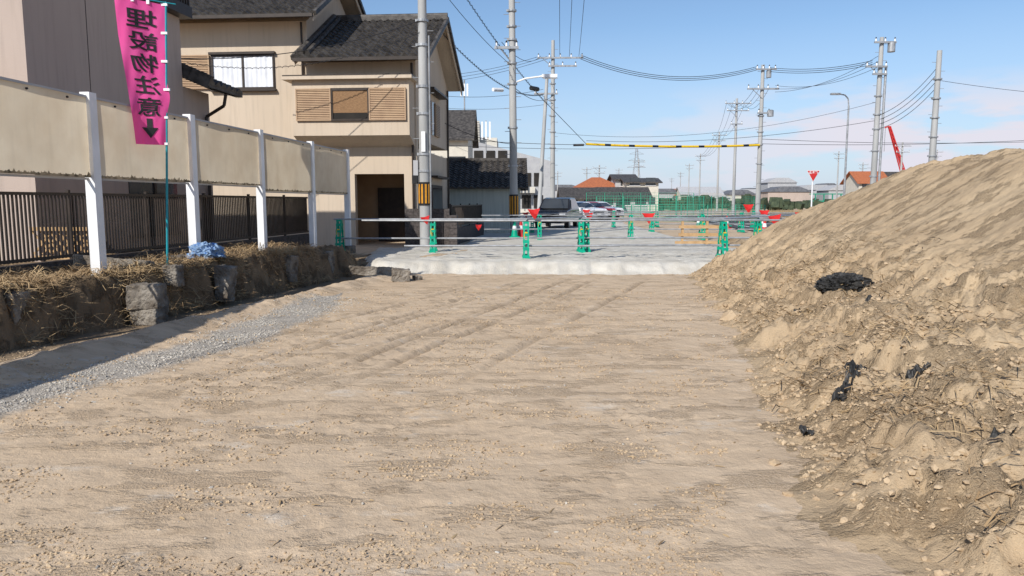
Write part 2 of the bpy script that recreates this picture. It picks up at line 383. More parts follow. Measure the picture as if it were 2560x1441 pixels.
# ---------------------------------------------------------------- panel fence
fe=empty('panel_fence')
posts=[(-6.42,.6),(-6.23,3.0),(-6.04,5.35),(-5.85,7.75),(-5.66,10.1),(-5.40,12.6),(-5.12,15.2),(-4.86,18.1),(-4.62,20.9)]
ang=math.atan2(posts[-1][0]-posts[0][0],posts[-1][1]-posts[0][1])
rot=Matrix.Rotation(-ang,3,'Z')
for i,(x,y) in enumerate(posts):
    zb=.5 if i<8 else .2; zt=3.05
    b=MB().use('white')
    zc=(zb+zt)/2; hh=zt-zb
    for dx in(-.062,.062): b.obox(Vector((x,y,zc))+rot@Vector((dx,0,0)),(.012,.15,hh),rot)
    b.obox((x,y,zc),(.112,.009,hh),rot)
    b.obox(Vector((x,y,zc))+rot@Vector((0,-.069,0)),(.111,.010,hh),rot)
    b.obj('post_%d'%i,fe)
    b=MB().use('black')
    for z in (2.03,2.3,2.6,2.9): 
        c=Vector((x,y,z))+rot@Vector((-.03,-.075,0)); b.cyl(c,c+rot@Vector((0,-.012,0)),.016,n=8)
    b.obj('bolts_%d'%i,fe)
    if i==8: b=MB().use('concrete'); b.box(x-.17,x+.17,y-.17,y+.17,.1,.38); b.obj('footing',fe,bevel=.02)
for i in range(8):
    (x0,y0),(x1,y1)=posts[i],posts[i+1]
    d=Vector((x1-x0,y1-y0,0)); L_=d.length; d/=L_; nrm=Vector((d.y,-d.x,0)); zb=1.93 if i<6 else 1.83; zt=2.98
    ns,nt=40,14; vs=[]
    for a in range(ns+1):
        for c in range(nt+1):
            t=.07+(L_-.14)*a/ns; z=zb+(zt-zb)*c/nt
            off=.012*math.sin(t*3+i)+.006*fbm(t,z,i,2,2)
            vs.append(tuple(Vector((x0,y0,z))+d*t+nrm*(off+.02)))
    b=MB().use('panel'); b.add(vs,[(a*(nt+1)+c,(a+1)*(nt+1)+c,(a+1)*(nt+1)+c+1,a*(nt+1)+c+1) for a in range(ns) for c in range(nt)])
    b.obj('panel_%d'%i,fe,smooth=True)
    b=MB().use('mould'); vs=[]
    for a in range(161):
        t=.07+(L_-.14)*a/160; off=.012*math.sin(t*3+i)+.028; hgt=.02+.05*abs(fbm(t,i,0,7,5,.4))
        vs+= [tuple(Vector((x0,y0,zb-.004))+d*t+nrm*off),tuple(Vector((x0,y0,zb+hgt))+d*t+nrm*off)]
    b.add(vs,[(2*a,2*a+2,2*a+3,2*a+1) for a in range(160)]); b.obj('mould_%d'%i,fe)
    rr=Matrix.Rotation(-math.atan2(d.x,d.y),3,'Z')
    b=MB().use('greywall'); c=Vector(((x0+x1)/2,(y0+y1)/2,zt+.012)); b.obox(c,(.05,L_-.13,.03),rr); c.z=zb-.02; b.obox(c-nrm*.03,(.03,L_-.13,.03),rr)
    b.use('black')
    for k in range(3): 
        p=Vector((x0,y0,zt-.05))+d*(L_*(.2+.3*k))+nrm*.03; b.cyl(p,p+nrm*.02,.014,n=8)
    b.obj('rail_%d'%i,fe)
# ---------------------------------------------------------------- slatted garden fence
def slat_fence(name,p0,p1,zb,zt,step=.11,base=None,bm_='blockwall'):
    e=empty(name); p0=Vector((*p0,0));p1=Vector((*p1,0)); d=p1-p0; L_=d.length; d/=L_; r=Matrix.Rotation(-math.atan2(d.x,d.y),3,'Z')
    b=MB().use('brownal'); n=int(L_/step)
    for i in range(n+1):
        c=p0+d*(i*step); c.z=(zb+zt)/2; b.obox(c,(.018,.03,zt-zb-.06),r)
    for z in(zb+.06,zt-.02):
        c=(p0+p1)/2; c.z=z; b.obox(c,(.045,L_,.045),r)
    for i in range(int(L_/2)+1):
        c=p0+d*(i*2); c.z=(zb+zt)/2+.02; b.obox(c+r@Vector((-.035,0,0)),(.05,.05,zt-zb+.05),r)
    b.obj('slats',e)
    if base is not None:
        b=MB().use(bm_); c=(p0+p1)/2; c.z=(base+zb)/2; b.obox(c,(.15,L_,zb-base),r); b.obj('base_wall',e)
    return e
slat_fence('slatted_fence',(-7.25,7.5),(-5.75,20.9),.72,1.74,.075,.4)
slat_fence('slatted_fence',(-1.95,23.9),(-1.25,31),.75,1.5,.1,.15)
# ---------------------------------------------------------------- tiled roof
def tiled(b,org,ux,uy,W,Lr,per=.27,row=.235):
    org=Vector(org);ux=Vector(ux).normalized();uy=Vector(uy).normalized(); n=ux.cross(uy).normalized()
    if n.z<0:n=-n
    nu=int(W/(per/6)); rows=int(Lr/row); cols=nu+1; vs=[];fs=[]
    for j in range(rows):
        for k in(0,1):
            s=(j+k)*Lr/rows; hh=.05 if k==0 else .003
            for i in range(cols):
                t=W*i/nu; ph=(t/per)%1; w=.040*math.sin(ph*2*math.pi)+(.018 if ph<.3 else 0)+.012*noise.noise(Vector((int(t/per)*3.3,j*1.7,W)))
                vs.append(org+ux*t+uy*s+n*(hh+w))
    R2=rows*2
    for j in range(R2-1):
        for i in range(nu): fs.append((j*cols+i,j*cols+i+1,(j+1)*cols+i+1,(j+1)*cols+i))
    o=len(vs)
    for i in range(cols): vs.append(org+ux*(W*i/nu)-n*.03)
    for i in range(nu): fs.append((i,i+1,o+i+1,o+i))
    b.use('tile').add(vs,fs)
def gable_roof(e,x0,x1,yf,yr,yb,ze,zr,zb,tag):
    b=MB(); W=x1-x0
    f=Vector((0,yr-yf,zr-ze)); tiled(b,(x0,yf,ze),(1,0,0),f,W,f.length)
    g=Vector((0,yr-yb,zr-zb)); tiled(b,(x0,yb,zb),(1,0,0),g,W,g.length)
    b.box(x0,x1,yr-.09,yr+.09,zr-.02,zr+.13); b.cyl((x0,yr,zr+.15),(x1,yr,zr+.15),.075,n=10)
    for xx in(x0,x1):
        n=int(f.length/.235)
        for k in range(n):
            p=Vector((xx,yf,ze))+f*((k+.5)/n); b.obox(p+Vector((0,0,.01)),(.09,.26,.14),Matrix.Rotation(math.atan2(f.z,f.y)+.05,3,'X'))
        n=int(g.length/.235)
        for k in range(n):
            p=Vector((xx,yb,zb))+g*((k+.5)/n); b.obox(p+Vector((0,0,.01)),(.09,.26,.14),Matrix.Rotation(math.atan2(-g.z,-g.y)-.05,3,'X'))
    b.obj('roof_tiles_'+tag,e)
    b=MB().use('stucco')
    for xx in(x0+.06,x1-.06):
        for (ya,za) in((yf,ze),(yb,zb)):
            b.add([(xx-.02,ya,za-.22),(xx-.02,yr,zr-.24),(xx-.02,yr,zr-.03),(xx-.02,ya,za-.03),(xx+.02,ya,za-.22),(xx+.02,yr,zr-.24),(xx+.02,yr,zr-.03),(xx+.02,ya,za-.03)],[(0,1,2,3),(7,6,5,4),(0,4,5,1),(3,2,6,7),(0,3,7,4),(1,5,6,2)])
    for (ya,za,s) in((yf,ze,1),(yb,zb,-1)):
        b.add([(x0+.1,ya+.02*s,za-.06),(x1-.1,ya+.02*s,za-.06),(x1-.1,yr,zr-.06),(x0+.1,yr,zr-.06)],[(0,1,2,3)])
    b.use('brownal').box(x0+.05,x1-.05,yf-.12,yf-.02,ze-.12,ze-.02)
    b.obj('eaves_'+tag,e)
def window(b,x0,x1,z0,z1,y,frame='brownal',inner='curtain'):
    b.use(frame)
    b.box(x0,x1,y-.05,y+.02,z1-.05,z1); b.box(x0,x1,y-.07,y+.02,z0,z0+.05)
    b.box(x0,x0+.05,y-.05,y+.02,z0+.05,z1-.05); b.box(x1-.05,x1,y-.05,y+.02,z0+.05,z1-.05)
    xm=(x0+x1)/2; b.box(xm-.03,xm+.03,y-.04,y+.02,z0+.05,z1-.05)
    b.use(inner); n=60; vs=[]
    for i in range(n+1):
        t=x0+.05+(x1-x0-.1)*i/n; yy=y-.012+.008*math.sin(i*1.3)+.006*math.sin(i*.7); vs+=[(t,yy,z0+.05),(t,yy,z1-.05)]
    b.add(vs,[(2*i,2*i+2,2*i+3,2*i+1) for i in range(n)])
def louvre(b,x0,x1,z0,z1,y):
    b.use('shutter'); b.box(x0,x1,y-.03,y+.01,z0,z1); n=int((z1-z0)/.055)
    for i in range(n):
        z=z0+.03+(z1-z0-.05)*i/n; b.add([(x0+.04,y-.034,z+.042),(x1-.04,y-.034,z+.042),(x1-.04,y-.062,z),(x0+.04,y-.062,z)],[(0,1,2,3)])
        b.add([(x0+.04,y-.062,z),(x1-.04,y-.062,z),(x1-.04,y-.034,z-.002),(x0+.04,y-.034,z-.002)],[(0,1,2,3)])
    b.box(x0,x0+.04,y-.065,y-.03,z0,z1); b.box(x1-.04,x1,y-.065,y-.03,z0,z1)
    b.box(x0,x1,y-.066,y-.03,z1-.03,z1+.01); b.box(x0,x1,y-.066,y-.03,z0-.01,z0+.02)
# ---------------------------------------------------------------- main house
H=empty('two_storey_house',(-3.05,24,0),-5)
b=MB().use('stucco')
b.box(-3.55,-2.05,.003,.25,.1,3.62); b.box(-.42,-.0,.0,.25,.1,3.62); b.box(-2.05,-.42,.0,.25,2.5,3.62)
b.box(-3.55,0,.25,5.7,2.9,3.3)
b.box(-.22,0,.253,5.7,.1,2.9)
b.box(-3.55,0,.0,5.7,3.62,6.02)
b.prism([(0,6.02),(5.7,6.02),(2.85,7.72)],'x',-3.5,-.002)
b.box(-11,-3.55,.15,6.5,.1,7.35); b.prism([(.15,7.35),(6.5,7.35),(3.3,9.1)],'x',-11,-3.553)
b.obj('walls',H)
b=MB().use('shutter'); b.box(-3.5,-.25,2.5,2.6,.1,2.9); b.obj('carport_back',H)
b=MB().use('brownal'); b.box(-1.95,-1.0,2.4,2.48,.2,2.1); b.use('shutter').box(-.95,-.6,2.4,2.46,.25,2.0); b.obj('entrance_door',H)
b=MB().use('stucco'); b.box(-3.75,-.05,-.75,-.004,3.66,5.35); b.add([(-3.75,-.75,3.66),(-.05,-.75,3.66),(-.05,-.002,3.35),(-3.75,-.002,3.35)],[(0,1,2,3)])
b.add([(-.05,-.75,3.66),(-.05,-.002,3.66),(-.05,-.002,3.35)],[(0,1,2)]); b.obj('bay',H)
b=MB().use('stucco'); b.box(-4.0,.08,-.95,-.003,5.352,5.45); b.use('brownal').box(-3.98,.06,-.93,-.01,5.452,5.49); b.obj('bay_cap',H)
b=MB(); louvre(b,-3.62,-2.5,4.12,5.08,-.76); louvre(b,-1.3,-.14,4.12,5.08,-.76); b.use('brownal')
b.box(-2.5,-1.3,-.80,-.752,5.02,5.10); b.box(-2.5,-1.3,-.82,-.752,4.10,4.16); b.box(-2.5,-2.45,-.80,-.752,4.16,5.02); b.box(-1.35,-1.3,-.80,-.752,4.16,5.02)
b.use('bamboo').box(-2.45,-1.35,-.775,-.753,4.35,5.02); b.use('dark').box(-2.45,-1.35,-.77,-.753,4.16,4.35); b.obj('bay_window',H)
b=MB(); window(b,-6.75,-4.65,5.25,6.33,.14); b.use('brownal').box(-6.8,-4.6,.02,.145,6.335,6.41); b.box(-6.8,-4.6,.0,.145,5.17,5.24); louvre(b,-8.05,-6.81,5.27,6.33,.13); b.obj('upper_window',H)
b=MB().use('brownal'); b.box(.0,.12,1.4,1.5,3.9,5.4)
for a,c in [(1.5,2.3),(3.0,3.8)]:
    b.use('shutter').box(.002,.07,a,c,3.95,5.1)
    for k in range(18): b.use('brownal').box(.07,.082,a+.05,c-.05,4.0+k*.06,4.02+k*.06)
b.use('glass').box(.002,.03,2.3,3.0,3.95,5.1); b.use('brownal').box(.002,.35,1.3,4.0,5.35,5.42)
b.box(.002,.06,2.2,4.2,1.2,2.2); b.use('glass').box(.06,.065,2.3,4.1,1.3,2.1); b.use('brownal').box(.002,.3,2.0,4.4,2.45,2.52); b.obj('side_windows',H)
b=MB().use('brownal'); b.cyl((-.1,-.10,.3),(-.1,-.10,5.95),.04,n=8); b.cyl((-3.7,.08,5.5),(-3.7,.08,7.3),.035,n=8); b.cyl((.06,5.5,.3),(.06,5.5,5.9),.04,n=8); b.obj('downpipes',H)
gable_roof(H,-3.75,.55,-.65,2.85,6.35,6.05,7.95,6.05,'right')
gable_roof(H,-11.5,-3.0,-.6,3.3,7.2,7.4,9.55,7.4,'left')
b=MB().use('tile')
b.cyl((-3.5,-.6,6.25),(-3.5,2.8,8.1),.11,n=8); b.cyl((-3.3,-.55,6.2),(-3.3,2.8,8.05),.09,n=8); b.obj('valley_ridge',H)
# ---------------------------------------------------------------- left house
A=empty('pink_stucco_house',(-7.98,12.5,0),-5)
b=MB().use('stuccoA'); b.box(-7,0,0,4.9,.3,6.9); b.obj('walls',A)
b=MB().use('brownal')
for y in(1.6,3.2): b.box(.0,.006,y-.006,y+.006,.5,6.9)
b.box(-.1,.16,-.15,5.0,6.9,7.15); b.box(.002,.08,-.02,4.88,3.35,3.45)
b.box(-.4,.26,3.1,5.0,5.75,6.0)
for k in range(17): b.box(.20,.24,3.15+k*.11,3.18+k*.11,6.0,7.2)
b.obj('trim_and_balcony',A)
b=MB().use('glass'); b.box(.002,.02,2.6,4.4,.95,2.6); b.use('brownal').box(.02,.05,2.55,4.45,2.6,2.68); b.box(.02,.05,3.46,3.54,.95,2.6); b.box(.02,.05,2.55,4.45,.87,.95); b.obj('ground_window',A)
b=MB().use('stuccoA'); b.box(-3,-.05,4.903,6.2,.3,4.25); b.obj('annex_walls',A)
b=MB(); sl=Vector((-3.2,0,1.35)); tiled(b,(.60,5.05,4.30),(0,1,0),sl,1.6,sl.length)
b.use('tile').box(.48,.59,5.0,6.7,4.22,4.38)
for k in range(14):
    p=Vector((.60,5.02,4.34))+sl*((k+.5)/14); b.obox(p,(.28,.12,.30),Matrix.Rotation(math.atan2(sl.z,-sl.x)+.06,3,'Y'))
b.use('brownal'); b.add([(.56,5.07,4.18),(-2.3,5.07,5.4),(-2.3,6.6,5.4),(.56,6.6,4.18)],[(0,1,2,3)])
b.path([(.54,5.9,4.2),(.48,5.9,3.92),(.02,5.9,3.66),(.02,5.9,.7)],.04,8); b.obj('annex_roof',A)
b=MB(); b.use('tile'); b.add([(-3,-1.0,3.9),(-.9,-1.0,3.9),(-.9,0,4.45),(-3,0,4.45),(-3,-1.0,3.82),(-.9,-1.0,3.82),(-.9,0,4.37),(-3,0,4.37)],[(0,1,2,3),(4,5,6,7),(0,1,5,4),(1,2,6,5)]); b.obj('front_canopy',A)
lt=MB().use('wood')
for k in range(7):
    lt.obox((-7.6+k*.14,12.0,.95),(.03,.02,.5),Matrix.Rotation(.7,3,'Y')); lt.obox((-7.6+k*.14,11.97,.95),(.03,.02,.5),Matrix.Rotation(-.7,3,'Y'))
lt.box(-7.75,-6.6,11.9,11.96,1.14,1.2); lt.box(-7.75,-6.6,11.9,11.96,.68,.74); lt.obj('timber_lattice')
# ---------------------------------------------------------------- banner
F=empty('hanging_banner')
Pb=Vector((-5.24,11.2,.55)); Pt=Vector((-5.05,11.2,4.5))
b=MB().use('teal'); b.cyl(Pb,Pt,.018,.015,10); b.obj('pole',F,smooth=True)
def flagp(s,t,off=0):
    z=4.46-t*2.02
    pole=Pb+(Pt-Pb)*((z-.55)/3.95)
    wx=interp(t,[(0,.61),(.25,.56),(.6,.44),(1,.32)]); wy=.27
    free=pole+Vector((-wx,-wy,.05*(1-t)))
    bulge=.05*math.exp(-((t-.66)/.09)**2)
    p=free*(1-s)+(pole+Vector((bulge,0,0)))*s
    n=Vector((wy,-wx,0)).normalized()
    w=.030*math.sin(s*5.2+t*3.5)+.016*math.sin(s*9-t*7+1)+.006*math.sin(s*21+t*17)
    return p+n*(w*(1-.6*s)+off)
ns,nt=40,100; vs=[flagp(i/ns,j/nt) for j in range(nt+1) for i in range(ns+1)]
b=MB().use('pink'); b.add(vs,[(j*(ns+1)+i,j*(ns+1)+i+1,(j+1)*(ns+1)+i+1,(j+1)*(ns+1)+i) for j in range(nt) for i in range(ns)]); b.obj('cloth',F,smooth=True)
b=MB().use('teal'); b.cyl(flagp(0,-.012),Pt+Vector((.12,.05,-.02)),.008,n=8); b.use('white')
for t in(.0,.2,.4,.6,.8,.99): p=flagp(1,t); b.obox(p+Vector((-.02,-.012,0)),(.09,.03,.035))
for s in(.05,.35,.65): p=flagp(s,0); b.obox(p,(.04,.03,.07))
b.obj('top_arm_and_loops',F)
b=MB().use('black')
for k,ch in enumerate('埋設物注意'):
    cu=bpy.data.curves.new('t','FONT'); cu.body=ch; cu.size=1; cu.offset=.016; cu.resolution_u=3
    to=link(bpy.data.objects.new('t',cu)); bpy.context.view_layer.update()
    me=bpy.data.meshes.new_from_object(to.evaluated_get(bpy.context.evaluated_depsgraph_get()))
    if len(me.vertices):
        bm=bmesh.new(); bm.from_mesh(me); bmesh.ops.triangulate(bm,faces=bm.faces); bmesh.ops.subdivide_edges(bm,edges=[e for e in bm.edges if e.calc_length()>.25],cuts=2); bmesh.ops.triangulate(bm,faces=bm.faces)
        xs=[v.co.x for v in bm.verts]; zs=[v.co.y for v in bm.verts]; cx=(min(xs)+max(xs))/2; cy=(min(zs)+max(zs))/2; w=max(max(xs)-min(xs),.5); hgt=max(max(zs)-min(zs),.5)
        tc=.125+k*.152; out=[]
        for v in bm.verts:
            s=.5-(v.co.x-cx)/w*.62; t=tc-(v.co.y-cy)/hgt*.130
            out.append(flagp(s,t,.010))
        b.add(out,[tuple(v.index for v in f.verts) for f in bm.faces]); bm.free()
    bpy.data.objects.remove(to)
arrow=[(.42,.815),(.58,.815),(.58,.88),(.74,.88),(.5,.955),(.26,.88),(.42,.88)]
b.add([flagp(s,t,.010) for s,t in arrow],[(0,1,2,6),(3,4,5),(2,3,5,6)]); b.obj('lettering',F)
def lump(name,matk,c,rad,amp,sc,seed):
    bm=bmesh.new(); bmesh.ops.create_icosphere(bm,subdivisions=6,radius=1)
    for v in bm.verts:
        d=v.co.normalized(); n=noise.ridged_multi_fractal(d*sc+Vector((seed,0,0)),.8,2,5,1,2)-1
        v.co=Vector((d.x*rad[0],d.y*rad[1],max(d.z,-.4)*rad[2]))*(1+amp*n)
    me=bpy.data.meshes.new(name); bm.to_mesh(me); bm.free(); me.materials.append(M[matk]); o=link(bpy.data.objects.new(name,me)); o.location=c; return o
lump('blue_tarpaulin_bundle','blue',(-5.06,12.2,.76),(.25,.22,.15),.38,1.6,3)
lump('black_plastic_sheet','blackbag',(4.12,9.1,mound_h(4.12,9.1)+.03),(.30,.24,.15),.24,3.1,5)
def scrap(x,y,L_,Wd,a,seed):
    ca,sa=math.cos(a),math.sin(a); n,m=40,16; b=MB().use('blackbag'); vs=[];keep={}
    for i in range(n+1):
        for j in range(m+1):
            u=(i/n-.5)*L_; v=(j/m-.5)*Wd*(1+.5*fbm(u,0,seed,6,2)); v+=.3*Wd*fbm(u,1,seed,4,3)
            px=x+u*ca-v*sa; py=y+u*sa+v*ca; vs.append((px,py,mound_h(px,py)+.022+.04*abs(fbm(px,py,seed,14,3))))
            keep[i*(m+1)+j]=(fbm(px,py,seed,9,4,.5)+.75-1.1*(abs(i/n-.5)*2)**3-1.0*(abs(j/m-.5)*2)**2)>0
    b.add(vs,[(i*(m+1)+j,(i+1)*(m+1)+j,(i+1)*(m+1)+j+1,i*(m+1)+j+1) for i in range(n) for j in range(m) if keep[i*(m+1)+j]])
    return b.obj('plastic_scrap_and_crevice_shade')
scrap(2.45,5.3,.75,.11,.95,1); scrap(2.75,5.9,.45,.07,.5,2); scrap(2.75,4.1,.28,.10,.1,3); scrap(3.05,5.5,.28,.08,-.1,4); scrap(1.98,4.8,.13,.08,1.2,5); scrap(3.45,8.9,.14,.1,1.2,7); scrap(4.0,8.1,.4,.05,.1,8)  # plastic scraps; black strips also stand in for crevice shade and a stone
# ---------------------------------------------------------------- utility poles
def pole(x,y,h,r=.16,lean=0,z0=0,guard=False,steps=False,arms=(),bands=(),trans=None,name='utility_pole'):
    e=empty(name,(x,y,0)); e.rotation_euler=(0,math.radians(lean),0)
    b=MB().use('pole'); b.cyl((0,0,z0),(0,0,h),r,r*.62,20); b.obj('shaft',e,smooth=True)
    b=MB().use('steel')
    for z in bands: b.cyl((0,0,z),(0,0,z+.07),r*1.08,r*1.08,16); b.box(-r*1.25,-r*.9,-.05,.05,z,z+.08)
    if steps:
        for k in range(int((h-2.5)/.45)):
            z=2.6+k*.45; s=1 if k%2 else -1; b.cyl((s*r*.7,0,z),(s*(r+.16),0,z),.011,n=6)
    for (z,x0,x1,dy,nin) in arms:
        b.use('steel').box(x0,x1,-r-.06,-r+.02,z-.05,z+.05)
        if abs(x0)>.5: b.cyl((x0*.7,-r,z),(0,-r*.8,z-.6),.02,n=6)
        for k in range(nin):
            xx=x0+.08+(x1-x0-.16)*k/max(1,nin-1)
            b.use('white').cyl((xx,-r-.02,z+.05),(xx,-r-.02,z+.2),.045,.03,8); b.use('black').cyl((xx,-r-.02,z+.2),(xx,-r-.02,z+.27),.05,.02,8)
        b.use('steel')
    b.obj('fittings',e)
    if guard:
        b=MB(); z0g,z1g=guard; b.use('black').cyl((0,0,z0g),(0,0,z1g),r+.012,r+.012,20)
        b.use('orange')
        for k in range(10):
            a=k*math.pi/5; c=Vector((math.cos(a),math.sin(a),0))*(r+.014); b.obox(c+Vector((0,0,(z0g+z1g)/2)),(.012,.055,z1g-z0g-.12),Matrix.Rotation(a,3,'Z'))
        b.obj('striped_guard',e)
    if trans:
        b=MB().use('steel')
        for (tx,tz,rr,hh) in trans: b.cyl((tx,-.1,tz),(tx,-.1,tz+hh),rr,rr,14); b.cyl((tx,-.1,tz+hh),(tx,-.1,tz+hh+.06),rr*1.05,rr*.6,14)
        b.obj('transformer',e)
    return e
p1=pole(-2.66,22.7,12.5,.165,0,.1,(1.5,2.2),True,bands=(2.5,3.0,4.2,5.0,6.2,6.9,7.6,8.2))
b=MB().use('greywall'); b.box(-.32,-.18,-.12,.1,2.4,2.85); b.use('white').box(-.06,.06,-.185,-.17,3.1,3.7); b.use('steel').cyl((.19,-.05,.3),(.19,-.05,6.5),.025,n=8); b.use('black').box(-.36,-.2,-.15,.08,2.15,2.4); b.obj('meter_and_conduit',p1)
p2=pole(.09,30,12.5,.17,-.6,.1,(1.0,1.9),True,arms=((7.6,-.7,.25,0,3),),bands=(3,4.5,6.2,7,7.9,8.4,9))
b=MB().use('white'); b.path([(.15,-.1,6.3),(.5,-.15,6.42),(1.2,-.2,6.5)],.035,8); b.box(1.15,1.75,-.32,-.12,6.44,6.56); b.use('lamp').box(1.2,1.72,-.3,-.14,6.40,6.44); b.obj('lamp_arm',p2)
p3=pole(2.62,48,11.7,.17,-.2,.1,None,True,arms=((10.6,-1.0,1.9,0,5),(10.1,-.3,1.5,0,3),(8.4,-1.2,.3,0,2)),bands=(5,6,7,8,9))
p4=pole(15.85,48,10.2,.17,0,.1,None,True,arms=((9.9,-.5,.8,0,4),(8.7,-1.0,1.0,0,4),(7.2,-.3,.5,0,2)),bands=(4,5.2,6,7),trans=((.35,9.4,.16,.4),(.55,7.0,.2,.35)))
p5=pole(20.3,42,10.6,.18,.3,.1,None,True,arms=((10.3,-.5,.7,0,3),(9.0,-.9,.3,0,3),(8.6,-.5,.3,0,2)),bands=(3,4.4,5.6,6.4,7.4),trans=((.5,9.8,.2,.5),))
b=MB().use('steel'); b.cyl((.27,-.1,1.5),(.27,-.1,9),.07,n=8); b.obj('conduit',p5)
p6=pole(22.4,40,9.5,.2,.3,.1,None,True,bands=(3,4,5,6,7,8))
pole(22.3,75,11.8,.17,0,.1,arms=((11.3,-1.2,1.4,0,4),(10.6,-1.0,1.2,0,4),(9.3,-.6,.6,0,2)))
for (x,y,h) in((30.3,110,11.8),(37.7,150,11.2),(45,190,11.3),(53,235,11),(62,290,11),(30,210,11),(16,160,9),(14,120,7.5),(11,180,9),(52,100,9.5),(61,140,11),(75,160,10),(70,120,8),(22,130,9),(85,150,12)):
    pole(x,y,h,.16,0,.1,arms=((h-.5,-1.1,1.1,0,3),(h-1.3,-.9,.9,0,3)))
b=MB().use('pole'); b.cyl((1.55,44,.2),(2.15,46.5,9.3),.13,.1,14); b.obj('stay_pole',smooth=True)
b=MB().use('steel'); b.cyl((-3.9,62,9),(-3.9,62,11.5),.06,n=8)
for s in(-.25,0,.25): b.use('white').box(-3.9+s-.07,-3.9+s+.07,61.9,62,10.2,11.2)
b.use('steel'); b.cyl((-2.35,68,6),(-2.35,68,8.9),.05,n=8); b.use('white')
for s in(-.35,0,.35): b.box(-2.35+s-.08,-2.35+s+.08,67.9,68,7.2,8.8)
b.use('steel').box(-2.8,-1.9,67.95,68.05,7.4,7.45); b.obj('cellular_antenna')
W=bpy.data.curves.new('overhead_wires','CURVE'); W.dimensions='3D'; W.bevel_depth=1; W.bevel_resolution=1
def wire(a,b_,sag=.5,r=.018,n=18):
    sp=W.splines.new('POLY'); sp.points.add(n)
    for i in range(n+1):
        t=i/n; p=Vector(a)*(1-t)+Vector(b_)*t; p.z-=4*sag*t*(1-t); sp.points[i].co=(*p,1); sp.points[i].radius=r
def coil(a,b_,sag,r,amp=.035,turns=60):
    n=turns*6; sp=W.splines.new('POLY'); sp.points.add(n)
    for i in range(n+1):
        t=i/n; p=Vector(a)*(1-t)+Vector(b_)*t; p.z-=4*sag*t*(1-t); ph=t*turns*2*math.pi
        sp.points[i].co=(p.x+amp*math.cos(ph),p.y,p.z+amp*math.sin(ph),1); sp.points[i].radius=r
    wire(a,b_,sag,r)
BL=(4.45,45,5.05)
coil((-2.66,22.7,9.6),(1.9,41,6.9),.35,.009); wire((1.9,41,6.9),BL,.0,.016)
coil((-2.5,26.7,7.55),(1.9,46,8.1),.75,.009)
wire((-2.66,22.6,6.95),(-9.0,20,5.35),.35,.012); coil((-2.66,22.6,6.6),(-9.5,22,5.6),.5,.006,.03,40)
for k in range(3): wire((3.0+.6*k,47.8,10.7),(1.2+.5*k,20,11.4),.4,.012)
for k in range(3): wire((4.3,47.7,10.75-.12*k),(15.5,48,10.1-.1*k),.95,.018)
for k in range(3): wire((16.2,47.8,10.0-.12*k),(19.9,42,9.35-.1*k),.25,.016)
for k in range(3): wire((16.6,47.8,8.9-.2*k),(20.2,42,9.0+.3*k),.45,.011)
for k in range(4): wire((20.4,42,6.4-.25*k),(22.35,40,8.6-.35*k),.35,.014)
for z0,z1 in((5.3,5.6),(5.6,5.35)): wire((15.8,48,z0),(40,49,z1+.4),.3,.015)
wire((4.45,45,5.25),(20.2,42,6.1),.45,.013); wire((-8,47,5.9),(4.45,45,5.0),.15,.016); wire((-8,46,5.3),(15.8,48,5.3),.4,.014); wire((2.6,48,6),(20.2,42,7.1),.9,.010)
for k in range(3): wire((1.7+.5*k,47.9,10.7),(-9,52+2*k,10.2),.5,.012)
wire((-.4,29.8,7.8),(1.8,47.8,10.7),.5,.012); wire((0,29.8,6.9),(-2.6,22.7,8.5),.2,.010); wire((.1,30,6.1),(2.6,48,8.3),.4,.012); wire((-7,44,8.2),(1.9,46,8.4),.5,.012); wire((-7,44,7.4),(2.6,47.8,7.8),.4,.010)
wire((0,30,3.9),(-3.1,29,4.9),.2,.012)
for k in range(4): wire((15.4+.3*k,48,8.8),(21.3+.6*k,75,11.4-.2*(k%2)),.8,.012)
for k in range(4): wire((21.3+.6*k,75,11.4),(29.6+.5*k,110,11.3),.9,.014)
for k in range(4): wire((29.6+.5*k,110,11.3),(37+.5*k,150,10.8),1,.018)
wire((22.35,40,8),(40,40,7.2),.5,.011)
wo=link(bpy.data.objects.new('overhead_wires',W)); W.materials.append(M['wire'])
b=MB().use('black'); b.cyl((1.1,43.5,8.1),(1.5,44.3,8.15),.13,n=10); b.cyl((3.7,45.2,5.0),(4.3,45,5.0),.07,n=10); b.use('white').cyl((-1.0,40,7.5),(-.5,40.5,7.55),.1,n=10); b.obj('cable_closures')
b=MB(); n=30
for i in range(n):
    t0,t1=i/n,(i+1)/n
    f=lambda t:Vector((4.45+(15.75-4.45)*t,45+2.8*t,5.05+.15*t-4*.12*t*(1-t)))
    b.use('black' if i%4==3 else 'yellow'); b.cyl(f(t0),f(t1),.07,n=10)
b.obj('height_limit_bar')
# ---------------------------------------------------------------- street lamp, stop sign, crane, pylon
e=empty('street_lamp',(20.05,45,0)); b=MB().use('steel'); b.cyl((0,0,.1),(0,0,7.3),.07,.05,12)
pp=[(0,0,7.3),(-.05,0,7.7),(-.25,0,7.92),(-.6,0,7.98)]; b.path(pp,.04,8); b.box(-1.1,-.55,-.12,.12,7.93,8.03); b.obj('mast',e)
e=empty('stop_sign',(16.9,42,0)); b=MB().use('white'); b.cyl((0,0,.1),(0,0,3.3),.04,n=10); b.obj('post',e)
def tri(b,w,y,zc): h=w*.866; b.add([(-w/2,y,zc+h/3),(w/2,y,zc+h/3),(0,y,zc-2*h/3),(-w/2,y+.01,zc+h/3),(w/2,y+.01,zc+h/3),(0,y+.01,zc-2*h/3)],[(0,2,1),(3,4,5),(0,1,4,3),(1,2,5,4),(2,0,3,5)])
b=MB().use('white'); tri(b,.74,-.06,3.15); b.use('redp'); tri(b,.67,-.075,3.15); b.obj('plate',e)
